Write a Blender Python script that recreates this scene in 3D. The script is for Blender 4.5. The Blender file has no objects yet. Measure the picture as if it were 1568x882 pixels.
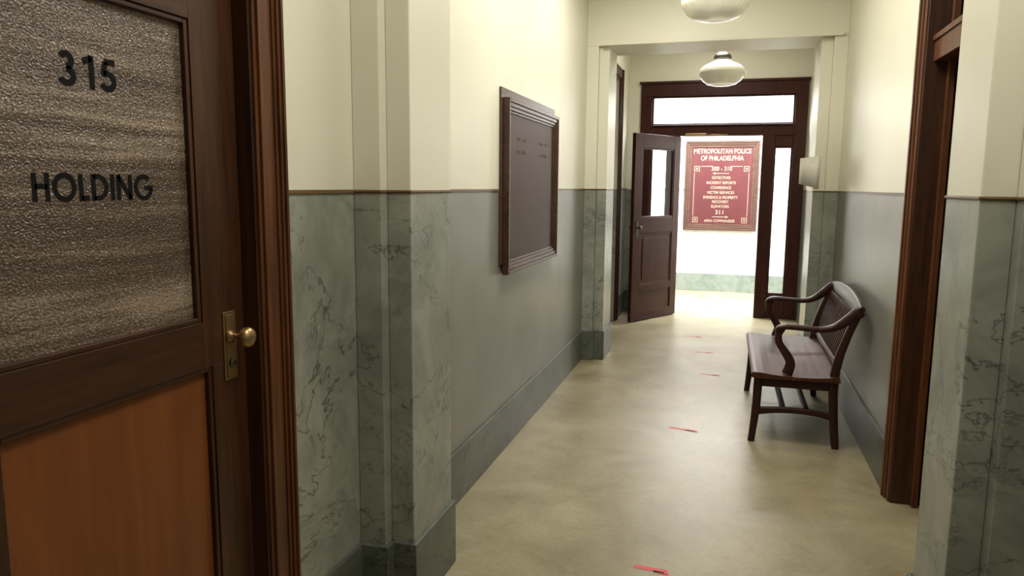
import bpy, math
from mathutils import Vector, Matrix
S=bpy.context.scene
S.view_settings.view_transform='Standard'
S.view_settings.look='None'

# ---------------- materials ----------------
def newmat(name):
    m=bpy.data.materials.new(name); m.use_nodes=True
    nt=m.node_tree; b=nt.nodes['Principled BSDF']
    return m,nt,b
def N(nt,t,**k):
    n=nt.nodes.new(t)
    for a,v in k.items():
        if a in n.inputs: n.inputs[a].default_value=v
        else: setattr(n,a,v)
    return n
def coords(nt,scale=(1,1,1)):
    tc=N(nt,'ShaderNodeTexCoord'); mp=N(nt,'ShaderNodeMapping')
    mp.inputs['Scale'].default_value=scale
    nt.links.new(tc.outputs['Object'],mp.inputs['Vector'])
    return mp.outputs['Vector']
def ramp(nt,fac,stops):
    r=N(nt,'ShaderNodeValToRGB'); e=r.color_ramp.elements
    while len(e)<len(stops): e.new(0.5)
    for i,(p,c) in enumerate(stops):
        e[i].position=p; e[i].color=(c[0],c[1],c[2],1)
    nt.links.new(fac,r.inputs['Fac']); return r.outputs['Color']
def noise(nt,vec,scale,detail=4,rough=.55,dist=0):
    n=N(nt,'ShaderNodeTexNoise'); n.inputs['Scale'].default_value=scale
    n.inputs['Detail'].default_value=detail; n.inputs['Roughness'].default_value=rough
    n.inputs['Distortion'].default_value=dist
    nt.links.new(vec,n.inputs['Vector']); return n.outputs['Fac']
def bump(nt,b,h,strength=.2,dist=.002):
    bn=N(nt,'ShaderNodeBump'); bn.inputs['Strength'].default_value=strength; bn.inputs['Distance'].default_value=dist
    nt.links.new(h,bn.inputs['Height']); nt.links.new(bn.outputs['Normal'],b.inputs['Normal'])
def mixc(nt,fac,a,b_,mode='MIX'):
    m=N(nt,'ShaderNodeMix',data_type='RGBA',blend_type=mode)
    if isinstance(fac,float): m.inputs[0].default_value=fac
    else: nt.links.new(fac,m.inputs[0])
    for i,c in ((6,a),(7,b_)):
        if isinstance(c,tuple): m.inputs[i].default_value=(c[0],c[1],c[2],1)
        else: nt.links.new(c,m.inputs[i])
    return m.outputs[2]
def math_(nt,op,a,b_):
    n=N(nt,'ShaderNodeMath',operation=op)
    for i,x in enumerate((a,b_)):
        if isinstance(x,(int,float)): n.inputs[i].default_value=x
        else: nt.links.new(x,n.inputs[i])
    return n.outputs[0]
def paint(name,col,rough=.5,var=.06,scale=1.3):
    m,nt,b=newmat(name); v=coords(nt)
    f=noise(nt,v,scale,3)
    c=ramp(nt,f,[(.3,tuple(x*(1-var) for x in col)),(.7,tuple(min(1,x*(1+var)) for x in col))])
    nt.links.new(c,b.inputs['Base Color']); b.inputs['Roughness'].default_value=rough
    bump(nt,b,noise(nt,v,60,2),.08,.002)
    return m
def marble(name,c1,c2,vein,rough=.3,vs=1.5,amt=.85):
    m,nt,b=newmat(name); v=coords(nt,(1,1,.9))
    f=noise(nt,v,3.4,8,.64,1.0)
    base=ramp(nt,f,[(.36,c1),(.50,tuple((a+d)/2 for a,d in zip(c1,c2))),(.62,c2)])
    def ridge(scale,dist,width,off,mlo,mhi,a_,zs=1.3):
        vv=coords(nt,(1,1,zs))
        a=N(nt,'ShaderNodeVectorMath',operation='ADD'); a.inputs[1].default_value=(off,off*2,off*.7)
        nt.links.new(vv,a.inputs[0])
        n=noise(nt,a.outputs[0],scale,6,.62,dist)
        ab=N(nt,'ShaderNodeMath',operation='ABSOLUTE'); nt.links.new(math_(nt,'SUBTRACT',n,.5),ab.inputs[0])
        mr=N(nt,'ShaderNodeMapRange'); mr.inputs[1].default_value=0; mr.inputs[2].default_value=width; mr.inputs[3].default_value=a_; mr.inputs[4].default_value=0
        nt.links.new(ab.outputs[0],mr.inputs[0])
        msk=noise(nt,a.outputs[0],2.3,2)
        mm=N(nt,'ShaderNodeMapRange'); mm.inputs[1].default_value=mlo; mm.inputs[2].default_value=mhi; nt.links.new(msk,mm.inputs[0])
        return math_(nt,'MULTIPLY',mr.outputs[0],mm.outputs[0])
    col=mixc(nt,ridge(vs,.5,.008,3.1,.36,.50,amt),base,vein)
    col=mixc(nt,ridge(vs*1.6,.8,.008,7.7,.42,.58,amt*.65),col,vein)
    col=mixc(nt,ridge(vs*1.1,.8,.03,13.3,.42,.6,.40),col,tuple(min(1,x*1.25) for x in c2))
    nt.links.new(col,b.inputs['Base Color']); b.inputs['Roughness'].default_value=rough
    return m
def wood(name,dark,light,rough=.35,axis='Z',sc=1.0,coat=.05,spec=.35):
    m,nt,b=newmat(name)
    s={'Z':(22*sc,22*sc,1.6*sc),'Y':(22*sc,1.6*sc,22*sc),'X':(1.6*sc,22*sc,22*sc)}[axis]
    v=coords(nt,s); f=noise(nt,v,1.6,6,.65,.4)
    c=ramp(nt,f,[(.3,dark),(.55,tuple((a+b_)/2 for a,b_ in zip(dark,light))),(.75,light)])
    nt.links.new(c,b.inputs['Base Color']); b.inputs['Roughness'].default_value=rough
    b.inputs['Coat Weight'].default_value=coat; b.inputs['Coat Roughness'].default_value=.25
    b.inputs['Specular IOR Level'].default_value=spec
    bump(nt,b,f,.12,.001)
    return m
def plain(name,col,rough=.5,metal=0.,emi=0.,spec=.5):
    m,nt,b=newmat(name); v=coords(nt); f=noise(nt,v,9,3)
    c=ramp(nt,f,[(.3,tuple(x*.92 for x in col)),(.7,tuple(min(1,x*1.06) for x in col))])
    nt.links.new(c,b.inputs['Base Color'])
    b.inputs['Roughness'].default_value=rough; b.inputs['Metallic'].default_value=metal
    b.inputs['Specular IOR Level'].default_value=spec
    if emi: 
        b.inputs['Emission Color'].default_value=(*col,1); b.inputs['Emission Strength'].default_value=emi
    return m
M={}
M['cream']=paint('cream_paint',(.70,.68,.545),.45,.04)
M['ceil']=paint('ceiling_paint',(.80,.78,.66),.6,.03)
M['marble']=marble('green_marble',(.205,.218,.178),(.315,.325,.268),(.065,.066,.052))
M['base']=marble('dark_green_marble',(.070,.080,.066),(.115,.127,.104),(.03,.035,.03),.35)
M['grey']=paint('grey_green_paint',(.195,.19,.160),.36,.16,1.6)
M['lobmarble_overexp']=marble('lobby_marble_overexposed',(.66,.69,.65),(.80,.82,.79),(.45,.5,.45))  # near-white colour stands for overexposed marble; lobby light is painted in
M['lobbase']=marble('lobby_base_marble',(.15,.19,.17),(.22,.26,.23),(.09,.11,.10))
M['lobwall']=paint('lobby_paint',(.85,.85,.83),.5,.02)
M['trimw']=wood('trim_wood',(.10,.05,.02),(.20,.11,.05),.4,'Y')
M['wood']=wood('dark_oak',(.022,.008,.0035),(.085,.030,.011),.40,'Z')
M['woodh']=wood('dark_oak_rail',(.025,.009,.004),(.075,.028,.010),.40,'Y')
M['panelw']=wood('oak_veneer_panel',(.13,.038,.009),(.22,.070,.018),.42,'Z',.35)
M['casew']=wood('casing_oak',(.05,.016,.006),(.17,.060,.020),.38,'Z')
M['mahog']=wood('mahogany_door',(.026,.007,.005),(.065,.017,.010),.38,'Z',1,0,.22)
M['bench']=wood('bench_mahogany',(.016,.005,.0035),(.050,.014,.009),.36,'Z',1,0,.3)
M['bench_seat']=wood('bench_seat_wood',(.030,.009,.005),(.110,.035,.020),.42,'Y',.8,0,.28)
M['framew']=wood('sign_frame_wood',(.055,.028,.020),(.11,.06,.045),.4,'X')
M['maroon']=plain('maroon_panel',(.075,.015,.017),.45)
M['brown_panel']=plain('notice_panel',(.050,.026,.020),.45,0,0,.08)
M['gold']=plain('cream_lettering',(.34,.27,.20),.5)
M['faint']=plain('faded_lettering',(.115,.075,.055),.5,0,0,.08)
M['black']=plain('black_lettering',(.006,.006,.006),.7,0,0,.1)
M['brass']=plain('aged_brass',(.40,.27,.13),.36,.9)
M['metal']=plain('dark_nickel',(.12,.11,.10),.35,.9)
M['opal']=plain('opal_glass',(.80,.78,.66),.2,0,.08)
M['tape']=plain('red_tape',(.62,.05,.07),.5)
M['paper']=plain('white_paper',(.80,.78,.70),.6)
M['dark']=plain('dark_gap',(.01,.008,.006),.7)
# clear glass
m,nt,b=newmat('clear_glass')
nt.nodes.remove(b); out=nt.nodes['Material Output']
tr=N(nt,'ShaderNodeBsdfTransparent'); gl=N(nt,'ShaderNodeBsdfGlossy'); gl.inputs['Roughness'].default_value=.03
mx=N(nt,'ShaderNodeMixShader'); mx.inputs[0].default_value=.05; nt.links.new(tr.outputs[0],mx.inputs[1]); nt.links.new(gl.outputs[0],mx.inputs[2]); nt.links.new(mx.outputs[0],out.inputs['Surface'])
M['glass']=m
# pebbled obscure glass; bright bands from behind are painted into its colour
m,nt,b=newmat('pebbled_glass')
n1=noise(nt,coords(nt,(1,.05,1)),34,3,.55,.25)
n2=noise(nt,coords(nt,(1,.10,1)),5.5,2,.5,.2)
n3=noise(nt,coords(nt,(1,1,1.3)),150,2,.5,.2)
s1=math_(nt,'MULTIPLY',n1,.6); s2=math_(nt,'MULTIPLY',n2,.40); s3=math_(nt,'ADD',s1,s2)
s4=math_(nt,'ADD',s3,math_(nt,'MULTIPLY',math_(nt,'SUBTRACT',n3,.5),.45))
c=ramp(nt,s4,[(.37,(.062,.040,.027)),(.50,(.125,.086,.060)),(.63,(.28,.215,.155))])
nt.links.new(c,b.inputs['Base Color']); b.inputs['Roughness'].default_value=.14
b.inputs['Specular IOR Level'].default_value=.6
h1=math_(nt,'ADD',noise(nt,coords(nt,(1,1,1.3)),165,2,.5,.2),math_(nt,'MULTIPLY',n1,.6))
bump(nt,b,h1,.85,.0045)
M['pebble']=m
# floor
m,nt,b=newmat('mottled_floor'); v=coords(nt)
f=noise(nt,v,2.4,9,.68,.4)
c=ramp(nt,f,[(.28,(.185,.148,.082)),(.43,(.27,.228,.135)),(.57,(.32,.278,.172)),(.75,(.38,.335,.22))])
f2=noise(nt,v,.9,3,.5,.8)
c2=ramp(nt,f2,[(.35,(.82,.80,.76)),(.6,(1,1,1))])
f3=noise(nt,v,38,5,.75)
c3=ramp(nt,f3,[(.3,(.84,.83,.80)),(.6,(1,1,1))])
cc=mixc(nt,1.0,c,c2,'MULTIPLY'); cc=mixc(nt,1.0,cc,c3,'MULTIPLY')
nt.links.new(cc,b.inputs['Base Color'])
rr=N(nt,'ShaderNodeMapRange'); rr.inputs[3].default_value=.30; rr.inputs[4].default_value=.46; nt.links.new(f,rr.inputs[0]); nt.links.new(rr.outputs[0],b.inputs['Roughness'])
bump(nt,b,noise(nt,v,7,3),.06,.004)
M['floor']=m

# ---------------- mesh builder ----------------
class MB:
    def __init__(s): s.v=[];s.f=[];s.m=[];s.mats=[];s.sm=[]
    def mi(s,k):
        if k not in s.mats: s.mats.append(k)
        return s.mats.index(k)
    def box(s,x0,x1,y0,y1,z0,z1,k):
        x0,x1=sorted((x0,x1));y0,y1=sorted((y0,y1));z0,z1=sorted((z0,z1))
        i=len(s.v); s.v+=[(x,y,z) for x in(x0,x1) for y in(y0,y1) for z in(z0,z1)]
        for q in((0,1,3,2),(4,6,7,5),(0,4,5,1),(2,3,7,6),(0,2,6,4),(1,5,7,3)):
            s.f.append(tuple(i+a for a in q)); s.m.append(s.mi(k)); s.sm.append(False)
    def quad(s,pts,k):
        i=len(s.v); s.v+=[tuple(p) for p in pts]; s.f.append(tuple(range(i,i+len(pts)))); s.m.append(s.mi(k)); s.sm.append(False)
    def loft(s,rings,k,smooth=True,cap=True,closed=True):
        i=len(s.v); n=len(rings[0])
        for r in rings: s.v+=[tuple(p) for p in r]
        for a in range(len(rings)-1):
            for j in range(n if closed else n-1):
                j2=(j+1)%n
                s.f.append((i+a*n+j,i+a*n+j2,i+(a+1)*n+j2,i+(a+1)*n+j)); s.m.append(s.mi(k)); s.sm.append(smooth)
        if cap:
            s.f.append(tuple(i+j for j in range(n))[::-1]); s.m.append(s.mi(k)); s.sm.append(False)
            b0=i+(len(rings)-1)*n
            s.f.append(tuple(b0+j for j in range(n))); s.m.append(s.mi(k)); s.sm.append(False)
    def lathe(s,prof,c,k,n=48,ribs=0):
        def rr(r,j): return r*(1+(.014*abs(math.cos(ribs*math.pi*j/n)) if ribs and r>.02 else 0))
        rings=[[(c[0]+rr(r,j)*math.cos(2*math.pi*j/n),c[1]+rr(r,j)*math.sin(2*math.pi*j/n),c[2]+z) for j in range(n)] for r,z in prof]
        s.loft(rings,k)
    def lathe_dir(s,prof,c,d,k,n=32):
        d=Vector(d).normalized();a=d.orthogonal().normalized();e=d.cross(a);c=Vector(c)
        s.loft([[c+d*z+(a*math.cos(2*math.pi*j/n)+e*math.sin(2*math.pi*j/n))*r for j in range(n)] for r,z in prof],k)
    def sweep(s,path,w,h,side,k,sub=6):
        P=[Vector(p) for p in path]; side=Vector(side).normalized()
        n=len(P)
        if not isinstance(w,(list,tuple)): w=[w]*n
        if not isinstance(h,(list,tuple)): h=[h]*n
        pts=[];ws=[];hs=[]
        for i in range(n-1):
            a=P[max(i-1,0)];b_=P[i];c=P[i+1];d=P[min(i+2,n-1)]
            for j in range(sub):
                t=j/sub
                pts.append(.5*((2*b_)+(c-a)*t+(2*a-5*b_+4*c-d)*t*t+(3*b_-a-3*c+d)*t**3))
                ws.append(w[i]*(1-t)+w[i+1]*t);hs.append(h[i]*(1-t)+h[i+1]*t)
        pts.append(P[-1]);ws.append(w[-1]);hs.append(h[-1])
        rings=[]
        for i,p in enumerate(pts):
            T=(pts[min(i+1,len(pts)-1)]-pts[max(i-1,0)]).normalized()
            U=side.cross(T).normalized()
            W=ws[i]/2;H=hs[i]/2;c=.3
            cs=[(W,-H*(1-c)),(W,H*(1-c)),(W*(1-c),H),(-W*(1-c),H),(-W,H*(1-c)),(-W,-H*(1-c)),(-W*(1-c),-H),(W*(1-c),-H)]
            rings.append([p+side*a+U*b_ for a,b_ in cs])
        s.loft(rings,k,smooth=True)
    def build(s,name,bevel=0,parent=None,loc=None,rot=None):
        me=bpy.data.meshes.new(name); me.from_pydata(s.v,[],s.f)
        for k in s.mats: me.materials.append(M[k])
        for p,a,b_ in zip(me.polygons,s.m,s.sm): p.material_index=a; p.use_smooth=b_
        import bmesh
        bm=bmesh.new(); bm.from_mesh(me); bmesh.ops.recalc_face_normals(bm,faces=bm.faces); bm.to_mesh(me); bm.free()
        o=bpy.data.objects.new(name,me); S.collection.objects.link(o)
        if bevel:
            md=o.modifiers.new('bevel','BEVEL'); md.width=bevel; md.segments=2; md.limit_method='ANGLE'; md.angle_limit=math.radians(50)
        if parent: o.parent=parent
        if loc: o.location=loc
        if rot: o.rotation_euler=rot
        return o
def empty(name,loc=(0,0,0),rot=(0,0,0)):
    e=bpy.data.objects.new(name,None); S.collection.objects.link(e); e.location=loc; e.rotation_euler=rot; e.empty_display_size=.1; return e

# ---------------- room dimensions ----------------
XL=-1.265; XR=.87; H=3.45; YB=-2.2; YF=9.57; WZ=1.575; BZ=.275
def bands(mb,x0,x1,y0,y1,low='marble',z0=0,z1=H,wz=WZ):
    if z0<wz: mb.box(x0,x1,y0,y1,z0,min(wz,z1),low)
    if z1>wz: mb.box(x0,x1,y0,y1,max(wz,z0),z1,'cream')
# left wall
mb=MB(); t=.22
bands(mb,XL-t,XL,YB,.80); bands(mb,XL-t,XL,.80,1.80,z0=2.18)
bands(mb,XL-t,XL,1.80,2.5); bands(mb,XL-t,XL,2.5,6.9,'grey'); bands(mb,XL-t,XL,6.9,7.5)
bands(mb,XL-t,XL,7.5,8.75,z0=2.85); bands(mb,XL-t,XL,8.75,YF+.15)
mb.build('wall_left')
mb=MB()
bands(mb,XR,XR+t,YB,2.84); bands(mb,XR,XR+t,2.84,4.06,z0=2.9); bands(mb,XR,XR+t,4.06,6.9,'grey'); bands(mb,XR,XR+t,6.9,YF+.15)
mb.build('wall_right')
mb=MB(); bands(mb,XL-t,XR+t,YB-.2,YB); mb.build('wall_near')
# back wall with opening
mb=MB()
bands(mb,XL,-1.09,YF,YF+.15); bands(mb,.83,XR,YF,YF+.15); mb.box(-1.09,.83,YF,YF+.15,2.87,H,'cream')
mb.build('wall_far')
# lobby
mb=MB(); LY=11.86
mb.box(-5,5,LY,LY+.2,0,WZ,'lobmarble_overexp'); mb.box(-5,5,LY,LY+.2,WZ,H,'lobwall')
mb.build('wall_lobby')
mb=MB(); mb.box(-5.2,-5,YF+.15,LY+.2,0,H,'lobwall'); mb.build('wall_lobby_left')
mb=MB(); mb.box(5,5.2,YF+.15,LY+.2,0,H,'lobwall'); mb.build('wall_lobby_right')
mb=MB()
mb.box(-5,XL-t,YF+.03,YF+.15,0,H,'lobwall'); mb.build('wall_lobby_near_left')
mb=MB(); mb.box(XR+t,5,YF+.03,YF+.15,0,H,'lobwall'); mb.build('wall_lobby_near_right')
mb=MB(); mb.box(-5.2,5.2,YB-.2,LY+.2,-.1,0,'floor'); mb.build('floor')
mb=MB(); mb.box(-5.2,5.2,YB-.2,LY+.2,H,H+.1,'ceil'); mb.build('ceiling')
# baseboards
def bb(name,segs,k='base'):
    mb=MB()
    for s_ in segs: mb.box(*s_,0,BZ,k)
    return mb.build(name,.004)
bb('baseboard_left',[(XL,XL+.015,YB,.66),(XL,XL+.015,1.905,2.345),(XL,XL+.015,2.855,6.655),(XL,XL+.015,7.22,7.38),(XL,XL+.015,8.87,YF)])
bb('baseboard_right',[(XR-.015,XR,YB,2.30),(XR-.015,XR,4.14,6.655),(XR-.015,XR,7.22,YF)])
bb('baseboard_far',[(XL+.016,-1.125,YF-.015,YF)])
bb('baseboard_lobby',[(-5,5,LY-.02,LY)],'lobbase')
# wooden wainscot cap trims
def cap(name,segs):
    mb=MB()
    for s_ in segs: mb.box(*s_,WZ-.003,WZ+.008,'trimw')
    mb.build(name)
cap('trim_1',[(XL,XL+.006,YB,.66),(XL,XL+.006,1.905,2.36),(XL,XL+.006,2.84,4.04),(XL,XL+.006,5.5,6.67),(XL,XL+.006,7.2,7.38),(XL,XL+.006,8.87,YF)])
cap('trim_2',[(XR-.006,XR,YB,2.31),(XR-.006,XR,4.14,6.67),(XR-.006,XR,7.2,YF)])
# lobby chair rail
mb=MB(); mb.box(-5,5,LY-.006,LY,WZ-.008,WZ+.008,'lobbase'); mb.build('trim_3')

# pilasters
def pilaster(mb,side,y0,y1,ztop):
    wx=XL if side<0 else XR; d=1 if side<0 else -1
    steps=[(.105,y0-.05,y1+.05),(.195,y0,y1)]
    lo=0
    for dep,a,b_ in steps:
        x0,x1=wx+d*lo,wx+d*dep; lo=dep
        mb.box(x0,x1,a,b_,0,WZ,'marble'); mb.box(x0,x1,a,b_,WZ,ztop,'cream')
    lo=0
    for dep,a,b_ in steps:
        mb.box(wx+d*lo,wx+d*(dep+.015),a-.015,b_+.015,0,BZ,'base')
        mb.box(wx+d*lo,wx+d*(dep+.005),a-.005,b_+.005,WZ-.003,WZ+.008,'trimw'); lo=dep
mb=MB(); pilaster(mb,-1,2.40,2.79,H); mb.build('pilaster',.004)
mb=MB(); pilaster(mb,1,2.36,2.70,H); mb.build('pilaster.001',.004)
mb=MB(); pilaster(mb,-1,6.72,7.16,2.83); pilaster(mb,1,6.72,7.16,2.83)  # far pilasters joined with the beam across them
mb.box(XL,XR,6.67,7.21,2.83,H,'cream'); mb.box(XL+.17,XR-.04,6.64,6.67,2.825,2.85,'cream'); mb.build('archway_beam_pilasters',.004)

# ---------------- text helpers ----------------
def text(body,loc,rot,width,mat,parent,size=.06,name='lettering',bold=.012):
    cu=bpy.data.curves.new(name,'FONT'); cu.body=body; cu.align_x='CENTER'; cu.align_y='CENTER'; cu.size=size; cu.extrude=.0006
    cu.offset=size*bold
    o=bpy.data.objects.new(name,cu); S.collection.objects.link(o); cu.materials.append(M[mat])
    o.location=loc; o.rotation_euler=rot
    bpy.context.view_layer.update()
    if width and o.dimensions.x>0:
        o.scale=(width/o.dimensions.x,1,1)
    o.parent=parent
    return o

# ---------------- door 315 ----------------
door=empty('door_1')
DX=-1.31  # door face
mb=MB(); y0,y1=.83,1.775; th=.045
gy0,gy1,gz0,gz1=1.015,1.605,1.238,2.005
py1=1.635; pz1=1.115
mb.box(DX-th,DX,y0,gy0,0.01,2.14,'wood'); mb.box(DX-th,DX,gy1,y1,pz1,2.14,'wood'); mb.box(DX-th,DX,py1,y1,.01,pz1,'wood')
mb.box(DX-th,DX,gy0,gy1,gz1,2.14,'woodh'); mb.box(DX-th,DX,gy0,gy1,pz1,gz0,'woodh'); mb.box(DX-th,DX,gy0,py1,.01,.24,'woodh')
mb.build('frame_rails',.0015,door)
mb=MB(); mb.box(DX-.035,DX-.018,gy0,py1,.24,pz1,'panelw'); mb.build('lower_panel',0,door)
mb=MB(); 
for (a,b_,c,d_) in ((gy0,gy1,gz0,gz1),(gy0,py1,.24,pz1)):
    q=.014
    mb.box(DX-.02,DX-.004,a,a+q,c,d_,'wood'); mb.box(DX-.02,DX-.004,b_-q,b_,c,d_,'wood')
    mb.box(DX-.02,DX-.004,a+q,b_-q,c,c+q,'woodh'); mb.box(DX-.02,DX-.004,a+q,b_-q,d_-q,d_,'woodh')
mb.build('glazing_beads',.003,door)
mb=MB(); mb.box(DX-.026,DX-.018,gy0,gy1,gz0,gz1,'pebble'); mb.build('glass_pane',0,door)
# lettering
SW=.19
def arc(cx,cy,rx,ry,a0,a1,n=28):
    return [(cx+rx*math.cos(math.radians(a0+(a1-a0)*i/n)),cy+ry*math.sin(math.radians(a0+(a1-a0)*i/n))) for i in range(n+1)]
h_=SW/2
G={
'H':(.70,[[(h_,0),(h_,1)],[(.70-h_,0),(.70-h_,1)],[(h_,.53),(.70-h_,.53)]]),
'O':(1.02,[arc(.51,.5,.51-h_,.53-h_,0,360,48)]),
'L':(.46,[[(h_,0),(h_,1)],[(h_,h_),(.46,h_)]]),
'D':(.80,[[(h_,0),(h_,1)],[(h_,1-h_)]+arc(.30,.5,.50-h_,.5-h_,90,-90)+[(h_,h_)]]),
'I':(SW,[[(h_,0),(h_,1)]]),
'N':(.78,[[(h_,0),(h_,1)],[(.78-h_,0),(.78-h_,1)],[(h_,.95),(.78-h_,.05)]]),
'G':(1.0,[arc(.51,.5,.51-h_,.53-h_,48,352,44),[(.56,.5-h_*.2),(1.0,.5-h_*.2)]]),
'3':(.60,[arc(.27,.745,.24-h_*.6,.255-h_*.8,155,-90),arc(.27,.295,.33-h_,.295-h_,90,-158)]),
'1':(.42,[[(.42-h_,0),(.42-h_,1)],[(.42-h_,.92),(.02,.79)]]),
'5':(.62,[[(.58,1-h_),(.17,1-h_)],[(.20,1-h_),(.12,.50)],[(.11,.54)]+arc(.27,.325,.34-h_,.325-h_,112,-155)]),
}
def glyph_line(word,yc,z0,cap,width,name):
    ws=[G[c][0] for c in word]; gap=(width/cap-sum(ws))/(len(word)-1)
    x=0; mb=MB(); X0=DX-.018; X1=X0+.0008
    for c in word:
        w,st=G[c]
        for pl in st:
            n=len(pl); L=[];R=[]
            for i in range(n):
                a=pl[max(i-1,0)];b_=pl[min(i+1,n-1)]
                dx,dy=b_[0]-a[0],b_[1]-a[1]; l=math.hypot(dx,dy) or 1
                nx,ny=-dy/l*h_,dx/l*h_
                L.append((pl[i][0]+nx,pl[i][1]+ny));R.append((pl[i][0]-nx,pl[i][1]-ny))
            rings=[]
            for (a,b_) in zip(L,R):
                f=lambda p,X:(X,yc-width/2+(x+p[0])*cap,z0+p[1]*cap)
                rings.append([f(a,X0),f(a,X1),f(b_,X1),f(b_,X0)])
            mb.loft(rings,'black',smooth=False)
        x+=w+gap
    return mb.build(name,0,door)
glyph_line('HOLDING',1.312,1.561,.0575,.322,'lettering_holding')
glyph_line('315',1.308,1.798,.071,.150,'lettering_315')
# knob & plate
mb=MB(); mb.box(DX,DX+.004,1.680,1.733,1.060,1.252,'brass'); mb.box(DX+.004,DX+.007,1.688,1.725,1.068,1.244,'brass')
mb.lathe_dir([(.006,0),(.012,.003),(.012,.006),(.004,.008)],(DX+.006,1.706,1.108),(1,0,0),'metal',16)
mb.build('escutcheon_plate',.0015,door)
mb=MB(); mb.lathe_dir([(.018,0),(.018,.006),(.010,.010),(.009,.030),(.016,.036),(.024,.042),(.028,.050),(.0285,.057),(.025,.065),(.016,.071),(.004,.073)],(DX+.006,1.704,1.183),(1,0,0),'brass')
mb.build('door_knob',0,door)
# casing + jamb
mb=MB()
def casing_v(mb,x,d,y_in,y_out,z1,k='casew'):
    s=1 if y_out>y_in else -1; W=abs(y_out-y_in)
    for a,b_,pr in ((0,.12,.012),(.12,.24,.020),(.24,.70,.014),(.70,.80,.020),(.80,.90,.028),(.90,1,.034)):
        mb.box(x,x+d*pr,y_in+s*a*W,y_in+s*b_*W,0,z1,k)
casing_v(mb,XL,1,1.785,1.90,2.30); casing_v(mb,XL,1,.815,.67,2.30)
mb.box(XL,XL+.026,.815,1.785,2.165,2.30,'woodh')
mb.box(XL-.2,XL+.004,1.776,1.80,0,2.18,'wood'); mb.box(XL-.2,XL+.004,.80,.828,0,2.18,'wood'); mb.box(XL-.2,XL+.004,.828,1.776,2.145,2.18,'woodh')
mb.box(DX-.075,DX-.047,1.75,1.776,0,2.14,'wood')
mb.build('door_casing',.002,door)
mb=MB(); mb.box(XL-.218,XL-.2,.80,1.80,0,2.18,'dark'); mb.build('room_backing',0,door)

# ---------------- right door ----------------
d2=empty('door_2')
mb=MB()
for a,b_,pr in ((4.035,4.075,.012),(4.075,4.105,.02),(4.105,4.13,.028)): mb.box(XR-pr,XR,a,b_,0,3.0,'casew')
mb.box(XR-.02,XR,2.80,4.035,2.87,3.0,'woodh')
mb.box(XR-.004,XR+.215,4.02,4.06,0,2.9,'wood'); mb.box(XR-.004,XR+.215,2.84,2.87,0,2.9,'wood'); mb.box(XR,XR+.215,2.87,4.02,2.87,2.9,'woodh')
mb.box(XR+.09,XR+.12,3.985,4.02,0,2.87,'casew')
mb.box(XR+.03,XR+.2,2.87,4.02,2.20,2.30,'casew'); mb.box(XR+.02,XR+.05,2.87,4.02,2.295,2.32,'casew')
mb.build('door_casing',.003,d2)
mb=MB(); x=XR+.13
mb.box(x,x+.045,2.87,3.0,0.01,2.2,'wood');mb.box(x,x+.045,3.89,4.02,.01,2.2,'wood')
for a,b_ in((.01,.25),(1.0,1.15),(2.07,2.2)): mb.box(x,x+.045,3.0,3.89,a,b_,'woodh')
mb.box(x+.015,x+.03,3.0,3.89,.25,1.0,'panelw'); mb.box(x+.018,x+.026,3.0,3.89,1.15,2.07,'pebble')
mb.box(x,x+.04,2.87,2.95,2.30,2.87,'wood');mb.box(x,x+.04,3.94,4.02,2.30,2.87,'wood');mb.box(x,x+.04,2.95,3.94,2.30,2.38,'woodh');mb.box(x,x+.04,2.95,3.94,2.79,2.87,'woodh')
mb.box(x+.015,x+.025,2.95,3.94,2.38,2.79,'pebble')
mb.build('door_leaf',.003,d2)

# ---------------- far left door ----------------
d3=empty('door_3')
mb=MB()
casing_v(mb,XL,1,8.74,8.86,2.95,'mahog'); casing_v(mb,XL,1,7.51,7.39,2.95,'mahog'); mb.box(XL,XL+.02,7.51,8.74,2.84,2.95,'mahog')
mb.box(XL-.1,XL-.05,7.5,7.65,0,2.85,'mahog');mb.box(XL-.1,XL-.05,8.6,8.75,0,2.85,'mahog')
for a,b_ in((0,.25),(1.0,1.15),(2.1,2.3),(2.72,2.85)): mb.box(XL-.1,XL-.05,7.65,8.6,a,b_,'mahog')
mb.box(XL-.09,XL-.07,7.65,8.6,.25,1.0,'mahog');mb.box(XL-.09,XL-.08,7.65,8.6,1.15,2.1,'pebble');mb.box(XL-.09,XL-.08,7.65,8.6,2.3,2.72,'pebble')
mb.build('door_leaf',.003,d3)

# ---------------- far entrance ----------------
d4=empty('door_4')
mb=MB(); ya,yb=YF-.03,YF+.12
def fb(x0,x1,z0,z1,a=ya,b_=yb): mb.box(x0,x1,a,b_,z0,z1,'mahog')
fb(-1.11,-.97,0,2.72); fb(.71,.85,0,2.72); fb(-1.11,.85,2.72,2.87)
fb(-1.13,.865,2.87,2.90,ya-.02,YF)
fb(-.97,.71,2.235,2.35); fb(-.97,.71,2.35,2.37,ya-.02,yb)
fb(-.76,-.62,0,2.235); fb(.36,.50,0,2.235)
for a,b_ in((-.97,-.76),(.50,.71)): fb(a,b_,0,.30,ya+.02,yb-.02); fb(a,b_,2.10,2.235,ya+.02,yb-.02)
# beads
for a,b_,c,d_ in((-.97,.71,2.37,2.72),(.50,.71,.30,2.10),(-.97,-.76,.30,2.10)):
    q=.02; mb.box(a,a+q,ya+.03,yb-.04,c,d_,'mahog');mb.box(b_-q,b_,ya+.03,yb-.04,c,d_,'mahog');mb.box(a+q,b_-q,ya+.03,yb-.04,c,c+q,'mahog');mb.box(a+q,b_-q,ya+.03,yb-.04,d_-q,d_,'mahog')
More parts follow.
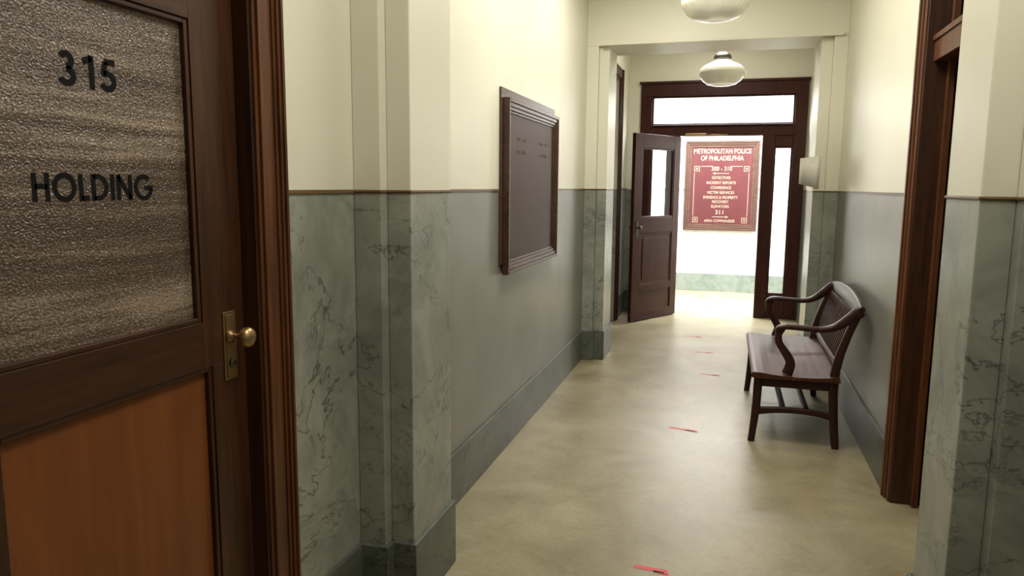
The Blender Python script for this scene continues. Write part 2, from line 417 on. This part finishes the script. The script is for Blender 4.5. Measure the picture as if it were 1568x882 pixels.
# brass door closer arm under the header
mb.box(-.55,-.30,ya-.05,ya,2.225,2.262,'brass')
mb.sweep([(-.32,ya-.035,2.243),(-.2,ya-.06,2.243),(-.05,ya-.03,2.243)],.012,.02,(0,0,1),'brass')
mb.build('door_frame',.004,d4)
mb=MB()
for a,b_,c,d_ in((-.95,.69,2.39,2.70),(.52,.69,.32,2.08),(-.95,-.78,.32,2.08)): mb.quad([(a,YF+.04,c),(b_,YF+.04,c),(b_,YF+.04,d_),(a,YF+.04,d_)],'glass')
mb.build('window_glass',0,d4)
# leaf
ang=math.atan2(-.82,-.46)
leaf=empty('door_leaf_open',(-.615,YF-.06,0),(0,0,ang)); leaf.parent=d4
mb=MB(); W=.94; T=.022
def lb(a,b_,c,d_,t=T,k='mahog'): mb.box(a,b_,-t,t,c,d_,k)
lb(0,.13,.012,2.22); lb(W-.15,W,.012,2.22); lb(.13,W-.15,2.06,2.22); lb(.13,W-.15,1.06,1.24); lb(.13,W-.15,.012,.12); lb(.13,W-.15,.36,.44)
lb(.13,W-.15,.44,1.06,.010); lb(.13,W-.15,.12,.36,.010)
lb(.19,W-.21,.50,1.0,.016)
q=.018
for c,d_ in((1.24,2.06),(.44,1.06)):
    lb(.13,.13+q,c,d_,.017);lb(W-.15-q,W-.15,c,d_,.017);lb(.13+q,W-.15-q,c,c+q,.017);lb(.13+q,W-.15-q,d_-q,d_,.017)
mb.build('leaf_frame',.003,leaf)
mb=MB(); a,b_,c,d_=.13+q,W-.15-q,1.24+q,2.06-q
mb.quad([(a,0,c),(b_,0,c),(b_,0,d_),(a,0,d_)],'glass'); mb.build('leaf_glass',0,leaf)
mb=MB()
for s_ in(-1,1):
    mb.box(W-.10,W-.05,s_*T,s_*(T+.004),1.02,1.2,'metal')
    mb.lathe_dir([(.01,0),(.009,.03),(.022,.042),(.024,.05),(.018,.06),(.003,.064)],(W-.075,s_*(T+.003),1.13),(0,s_,0),'metal')
mb.build('leaf_knobs',0,leaf)

# ---------------- lobby sign ----------------
sg=empty('directory_sign')
mb=MB(); x0,x1,z0,z1=-.67,.42,.95,2.31
for i,(w0,w1,pr) in enumerate(((0,.03,.05),(.03,.06,.04),(.06,.095,.03))):
    a,b_,c,d_=x0+w0,x1-w0,z0+w0,z1-w0; e=w1-w0
    mb.box(a,a+e,LY-pr,LY-.002,c,d_,'framew');mb.box(b_-e,b_,LY-pr,LY-.002,c,d_,'framew');mb.box(a+e,b_-e,LY-pr,LY-.002,c,c+e,'framew');mb.box(a+e,b_-e,LY-pr,LY-.002,d_-e,d_,'framew')
mb.build('frame',.003,sg)
mb=MB(); mb.box(x0+.095,x1-.095,LY-.02,LY-.005,z0+.095,z1-.095,'maroon'); mb.build('panel',0,sg)
mb=MB(); yy0,yy1=LY-.0225,LY-.02; bx0,bx1,bz0,bz1=-.53,.28,1.07,1.93; e=.007
mb.box(bx0,bx0+e,yy0,yy1,bz0+.1,bz1-.1,'gold');mb.box(bx1-e,bx1,yy0,yy1,bz0+.1,bz1-.1,'gold')
mb.box(bx0+.1,bx0+.27,yy0,yy1,bz1-e,bz1,'gold');mb.box(bx1-.27,bx1-.1,yy0,yy1,bz1-e,bz1,'gold');
for cx in(bx0,bx1-.08):
    for cz in(bz0,bz1-.08):
        for q0,q1 in((0,.08),(.025,.055)):
            mb.box(cx+q0,cx+q1,yy0,yy1,cz+q0,cz+q0+e,'gold');mb.box(cx+q0,cx+q1,yy0,yy1,cz+q1-e,cz+q1,'gold')
            mb.box(cx+q0,cx+q0+e,yy0,yy1,cz+q0+e,cz+q1-e,'gold');mb.box(cx+q1-e,cx+q1,yy0,yy1,cz+q0+e,cz+q1-e,'gold')
for zz,s_ in((1.82,-1),(1.158,1)):
    mb.box(-.235,-.015,yy0,yy1,zz-.004,zz+.004,'gold'); tip=-.125+s_*.13; bs=-.125+s_*.09
    mb.loft([[(tip,yy0,zz),(bs,yy0,zz+.02),(bs,yy0,zz-.02)],[(tip,yy1,zz),(bs,yy1,zz+.02),(bs,yy1,zz-.02)]],'gold',False)
mb.build('border_and_arrows',0,sg)
for i,(b_,z,w,s_) in enumerate([("METROPOLITAN POLICE",2.150,.84,.095),("OF PHILADELPHIA",2.045,.63,.095),("300 - 310",1.888,.30,.085),("DETECTIVES",1.752,.27,.055),("INCIDENT REPORTS",1.676,.43,.055),("CONFERENCE",1.602,.30,.055),("VICTIM SERVICES",1.528,.40,.055),("EVIDENCE & PROPERTY",1.454,.51,.055),("RECOVERY",1.388,.24,.055),("ELEVATORS",1.316,.26,.055),("311",1.226,.12,.085),("AREA COMMANDER",1.095,.46,.055)]):
    text(b_,(-.125,LY-.0215,z),(math.radians(90),0,0),w,'gold',sg,s_*1.05,'text_line_%d'%(i+1),.008)

# ---------------- framed directory on left wall ----------------
nb=empty('framed_notice_board')
mb=MB(); a0,a1,c0,c1=4.10,5.38,1.085,2.10
mb.box(XL,XL+.012,a0-.035,a1+.02,c0+.06,c1+.055,'framew')
M['boardw']=wood('board_frame_oak',(.035,.016,.010),(.11,.052,.030),.4,'Y')
for w0,w1,pr in((0,.022,.052),(.022,.045,.044),(.045,.065,.036),(.065,.08,.028)):
    a,b_,c,d_=a0+w0,a1-w0,c0+w0,c1-w0; e=w1-w0
    X0=XL+.012
    mb.box(X0,XL+pr,a,a+e,c,d_,'boardw');mb.box(X0,XL+pr,b_-e,b_,c,d_,'boardw');mb.box(X0,XL+pr,a+e,b_-e,c,c+e,'boardw');mb.box(X0,XL+pr,a+e,b_-e,d_-e,d_,'boardw')
mb.build('frame',.003,nb)
mb=MB(); mb.box(XL+.012,XL+.022,a0+.08,a1-.08,c0+.08,c1-.08,'brown_panel'); mb.build('panel',0,nb)
rt=(math.radians(90),0,math.radians(90))
for yc,col in((4.46,["300 - 304","DETECTIVES"]),(5.02,["305 - 311","CAPTAIN"])):
    for i,l in enumerate(col):
        text(l,(XL+.0226,yc,1.88-i*.075),rt,.14+.009*len(l),'faint',nb,.032,'text_line',0)

# ---------------- lamps ----------------
def lamp(name,x,y,zb,ribs=0):
    e=empty(name)
    mb=MB(); prof=[(.004,0),(.05,.001),(.10,.006),(.15,.022),(.195,.052),(.225,.095),(.235,.14),(.225,.175),(.195,.205),(.15,.228),(.11,.244),(.085,.262),(.08,.285)]
    mb.lathe(prof,(x,y,zb),'opal',192 if ribs else 48,ribs)
    if not ribs:
        for r,z in((.152,.0215),(.236,.138)): mb.lathe([(r-.004,z-.003),(r+.0015,z-.0015),(r+.0015,z+.0015),(r-.004,z+.004)],(x,y,zb),'opal')
    mb.build('globe',0,e)
    mb=MB(); mb.lathe([(.088,.272),(.09,.30),(.075,.325),(.045,.345),(.028,.36),(.022,.40),(.012,.41),(.012,H-zb-.04),(.03,H-zb-.035),(.065,H-zb-.012),(.07,H-zb)],(x,y,zb),'metal',32)
    mb.build('stem_and_canopy',0,e)
lamp('pendant_lamp',-.15,5.55,2.755,32); lamp('pendant_lamp.001',-.13,8.30,2.665)
lamp('pendant_lamp.002',-.15,-.4,2.755)

# ---------------- bench ----------------
mb=MB(); k='bench'; Y0,Y1=4.80,6.03
prof=[(.20,.425),(.188,.432),(.185,.443),(.189,.455),(.200,.462),(.22,.463),(.26,.460),(.31,.454),(.36,.450),(.42,.447),(.48,.446),(.54,.448),(.60,.452),(.70,.462),(.705,.43)]
mb.loft([[(x,y,z) for x,z in prof] for y in(Y0-.055,Y1+.055)],'bench_seat',False)
mb.box(.225,.25,Y0,Y1,.365,.425,k); mb.box(.655,.68,Y0,Y1,.365,.425,k)
for y in(Y0,Y1):
    mb.box(.22,.69,y-.012,y+.012,.365,.425,k)
    mb.sweep([(.232,y,.43),(.228,y,.25),(.215,y,.08),(.207,y,0)],[.052,.05,.042,.040],[.052,.05,.042,.040],(0,1,0),k)
    mb.sweep([(.705,y,0),(.685,y,.18),(.672,y,.40),(.69,y,.56),(.735,y,.72),(.785,y,.85)],[.040,.044,.048,.046,.042,.038],[.042,.05,.055,.048,.042,.038],(0,1,0),k)
    mb.sweep([(.225,y,.20),(.34,y,.215),(.46,y,.220),(.58,y,.215),(.69,y,.20)],.028,[.05,.038,.034,.038,.05],(0,1,0),k)
    # arm
    mb.sweep([(.325,y,.715),(.335,y,.738),(.375,y,.752),(.48,y,.748),(.58,y,.745),(.66,y,.765),(.73,y,.815),(.785,y,.862),(.80,y,.875)],[.05,.062,.066,.058,.052,.05,.05,.05,.05],[.022,.028,.03,.03,.032,.042,.058,.07,.06],(0,1,0),k)
    # arm support (S curve)
    mb.sweep([(.36,y,.742),(.338,y,.70),(.345,y,.645),(.385,y,.585),(.415,y,.525),(.40,y,.455)],[.045,.045,.042,.045,.05,.055],[.036,.040,.042,.048,.055,.062],(0,1,0),k)
for x in(.39,.53): mb.sweep([(x,Y0,.215),(x,(Y0+Y1)/2,.215),(x,Y1,.215)],.034,.026,(1,0,0),k)
n=9; pts=[]
for i in range(n):
    t_=i/(n-1); pts.append((.795+.012*math.sin(math.pi*t_),Y0-.03+(Y1-Y0+.06)*t_,.868+.028*math.sin(math.pi*t_)))
mb.sweep(pts,.03,[.06,.085,.095,.10,.10,.10,.095,.085,.06],(1,0,-.25),k)
mb.sweep([(.695,Y0,.515),(.70,(Y0+Y1)/2,.515),(.695,Y1,.515)],.024,.04,(1,0,-.2),k)
for i in range(1,22):
    y=Y0+(Y1-Y0)*i/22
    mb.sweep([(.695,y,.50),(.705,y,.60),(.74,y,.72),(.785,y,.845)],.018,.012,(0,1,0),k,4)
mb.build('wooden_bench',0)

# ---------------- tape marks ----------------
for i,(x,y,l,r) in enumerate([(-.245,2.98,.14,-4),(-.221,4.89,.18,-8),(-.088,6.455,.16,-3),(-.156,7.34,.15,2),(-.295,8.10,.17,-3)]):
    mb=MB(); mb.box(-l/2,l/2,-.014,.014,.0003,.0012,'tape')
    mb.box(l/2-.035,l/2+.008,-.024,-.004,.0012,.0022,'tape'); mb.box(l*.1,l/2-.01,-.018,-.010,.0012,.003,'black')
    mb.build('floor_tape' if i==0 else 'floor_tape.%03d'%i,0,None,(x,y,0),(0,0,math.radians(r)))
# paper notice
mb=MB(); rings=[]
for i in range(7):
    t_=i/6; xx=.715-.16*t_; yy=6.712-.06*t_*t_
    rings.append([(xx,yy-.001,1.60+.04*t_),(xx,yy-.001,1.87-.02*t_),(xx,yy-.002,1.87-.02*t_),(xx,yy-.002,1.60+.04*t_)])
mb.loft(rings,'paper'); mb.build('paper_notice')

# ---------------- lights ----------------
def area(name,loc,sx,sy,p,col=(1,.965,.89),rot=(0,0,0)):
    l=bpy.data.lights.new(name,'AREA'); l.shape='RECTANGLE'; l.size=sx; l.size_y=sy; l.energy=p; l.color=col
    o=bpy.data.objects.new(name,l); S.collection.objects.link(o); o.location=loc; o.rotation_euler=rot; return o
area('added_softlight_entry',(.1,1.6,3.40),.6,.6,36)  # added unseen soft light without a fixture, brightens the near-left walls
area('added_softlight_mid',(-.25,3.9,3.40),.7,1.0,44)  # added unseen soft light, stands for an overhead softbox
area('added_softlight_mid_far',(-.45,5.3,3.40),.3,.3,30)  # added small overhead light out of view, no lamp fixture here
area('added_softlight_far',(-.2,8.3,3.40),.7,.7,24)  # added soft light for the far bay, no fixture modelled
area('lobby_light',(0,10.8,3.35),5,1.4,720,(.97,.98,1))
w=bpy.data.worlds.new('world'); S.world=w; w.use_nodes=True; w.node_tree.nodes['Background'].inputs[0].default_value=(.5,.5,.45,1); w.node_tree.nodes['Background'].inputs[1].default_value=.3

# ---------------- camera ----------------
cam=bpy.data.cameras.new('camera'); co=bpy.data.objects.new('camera',cam); S.collection.objects.link(co)
cam.sensor_width=36; cam.lens=25.94; cam.clip_start=.05
Rm=Matrix.Rotation(math.radians(16.2),4,'Z')@Matrix.Rotation(math.radians(90-7.86),4,'X')@Matrix.Rotation(math.radians(.5),4,'Z')
co.matrix_world=Matrix.Translation((0,0,1.6))@Rm
S.camera=co
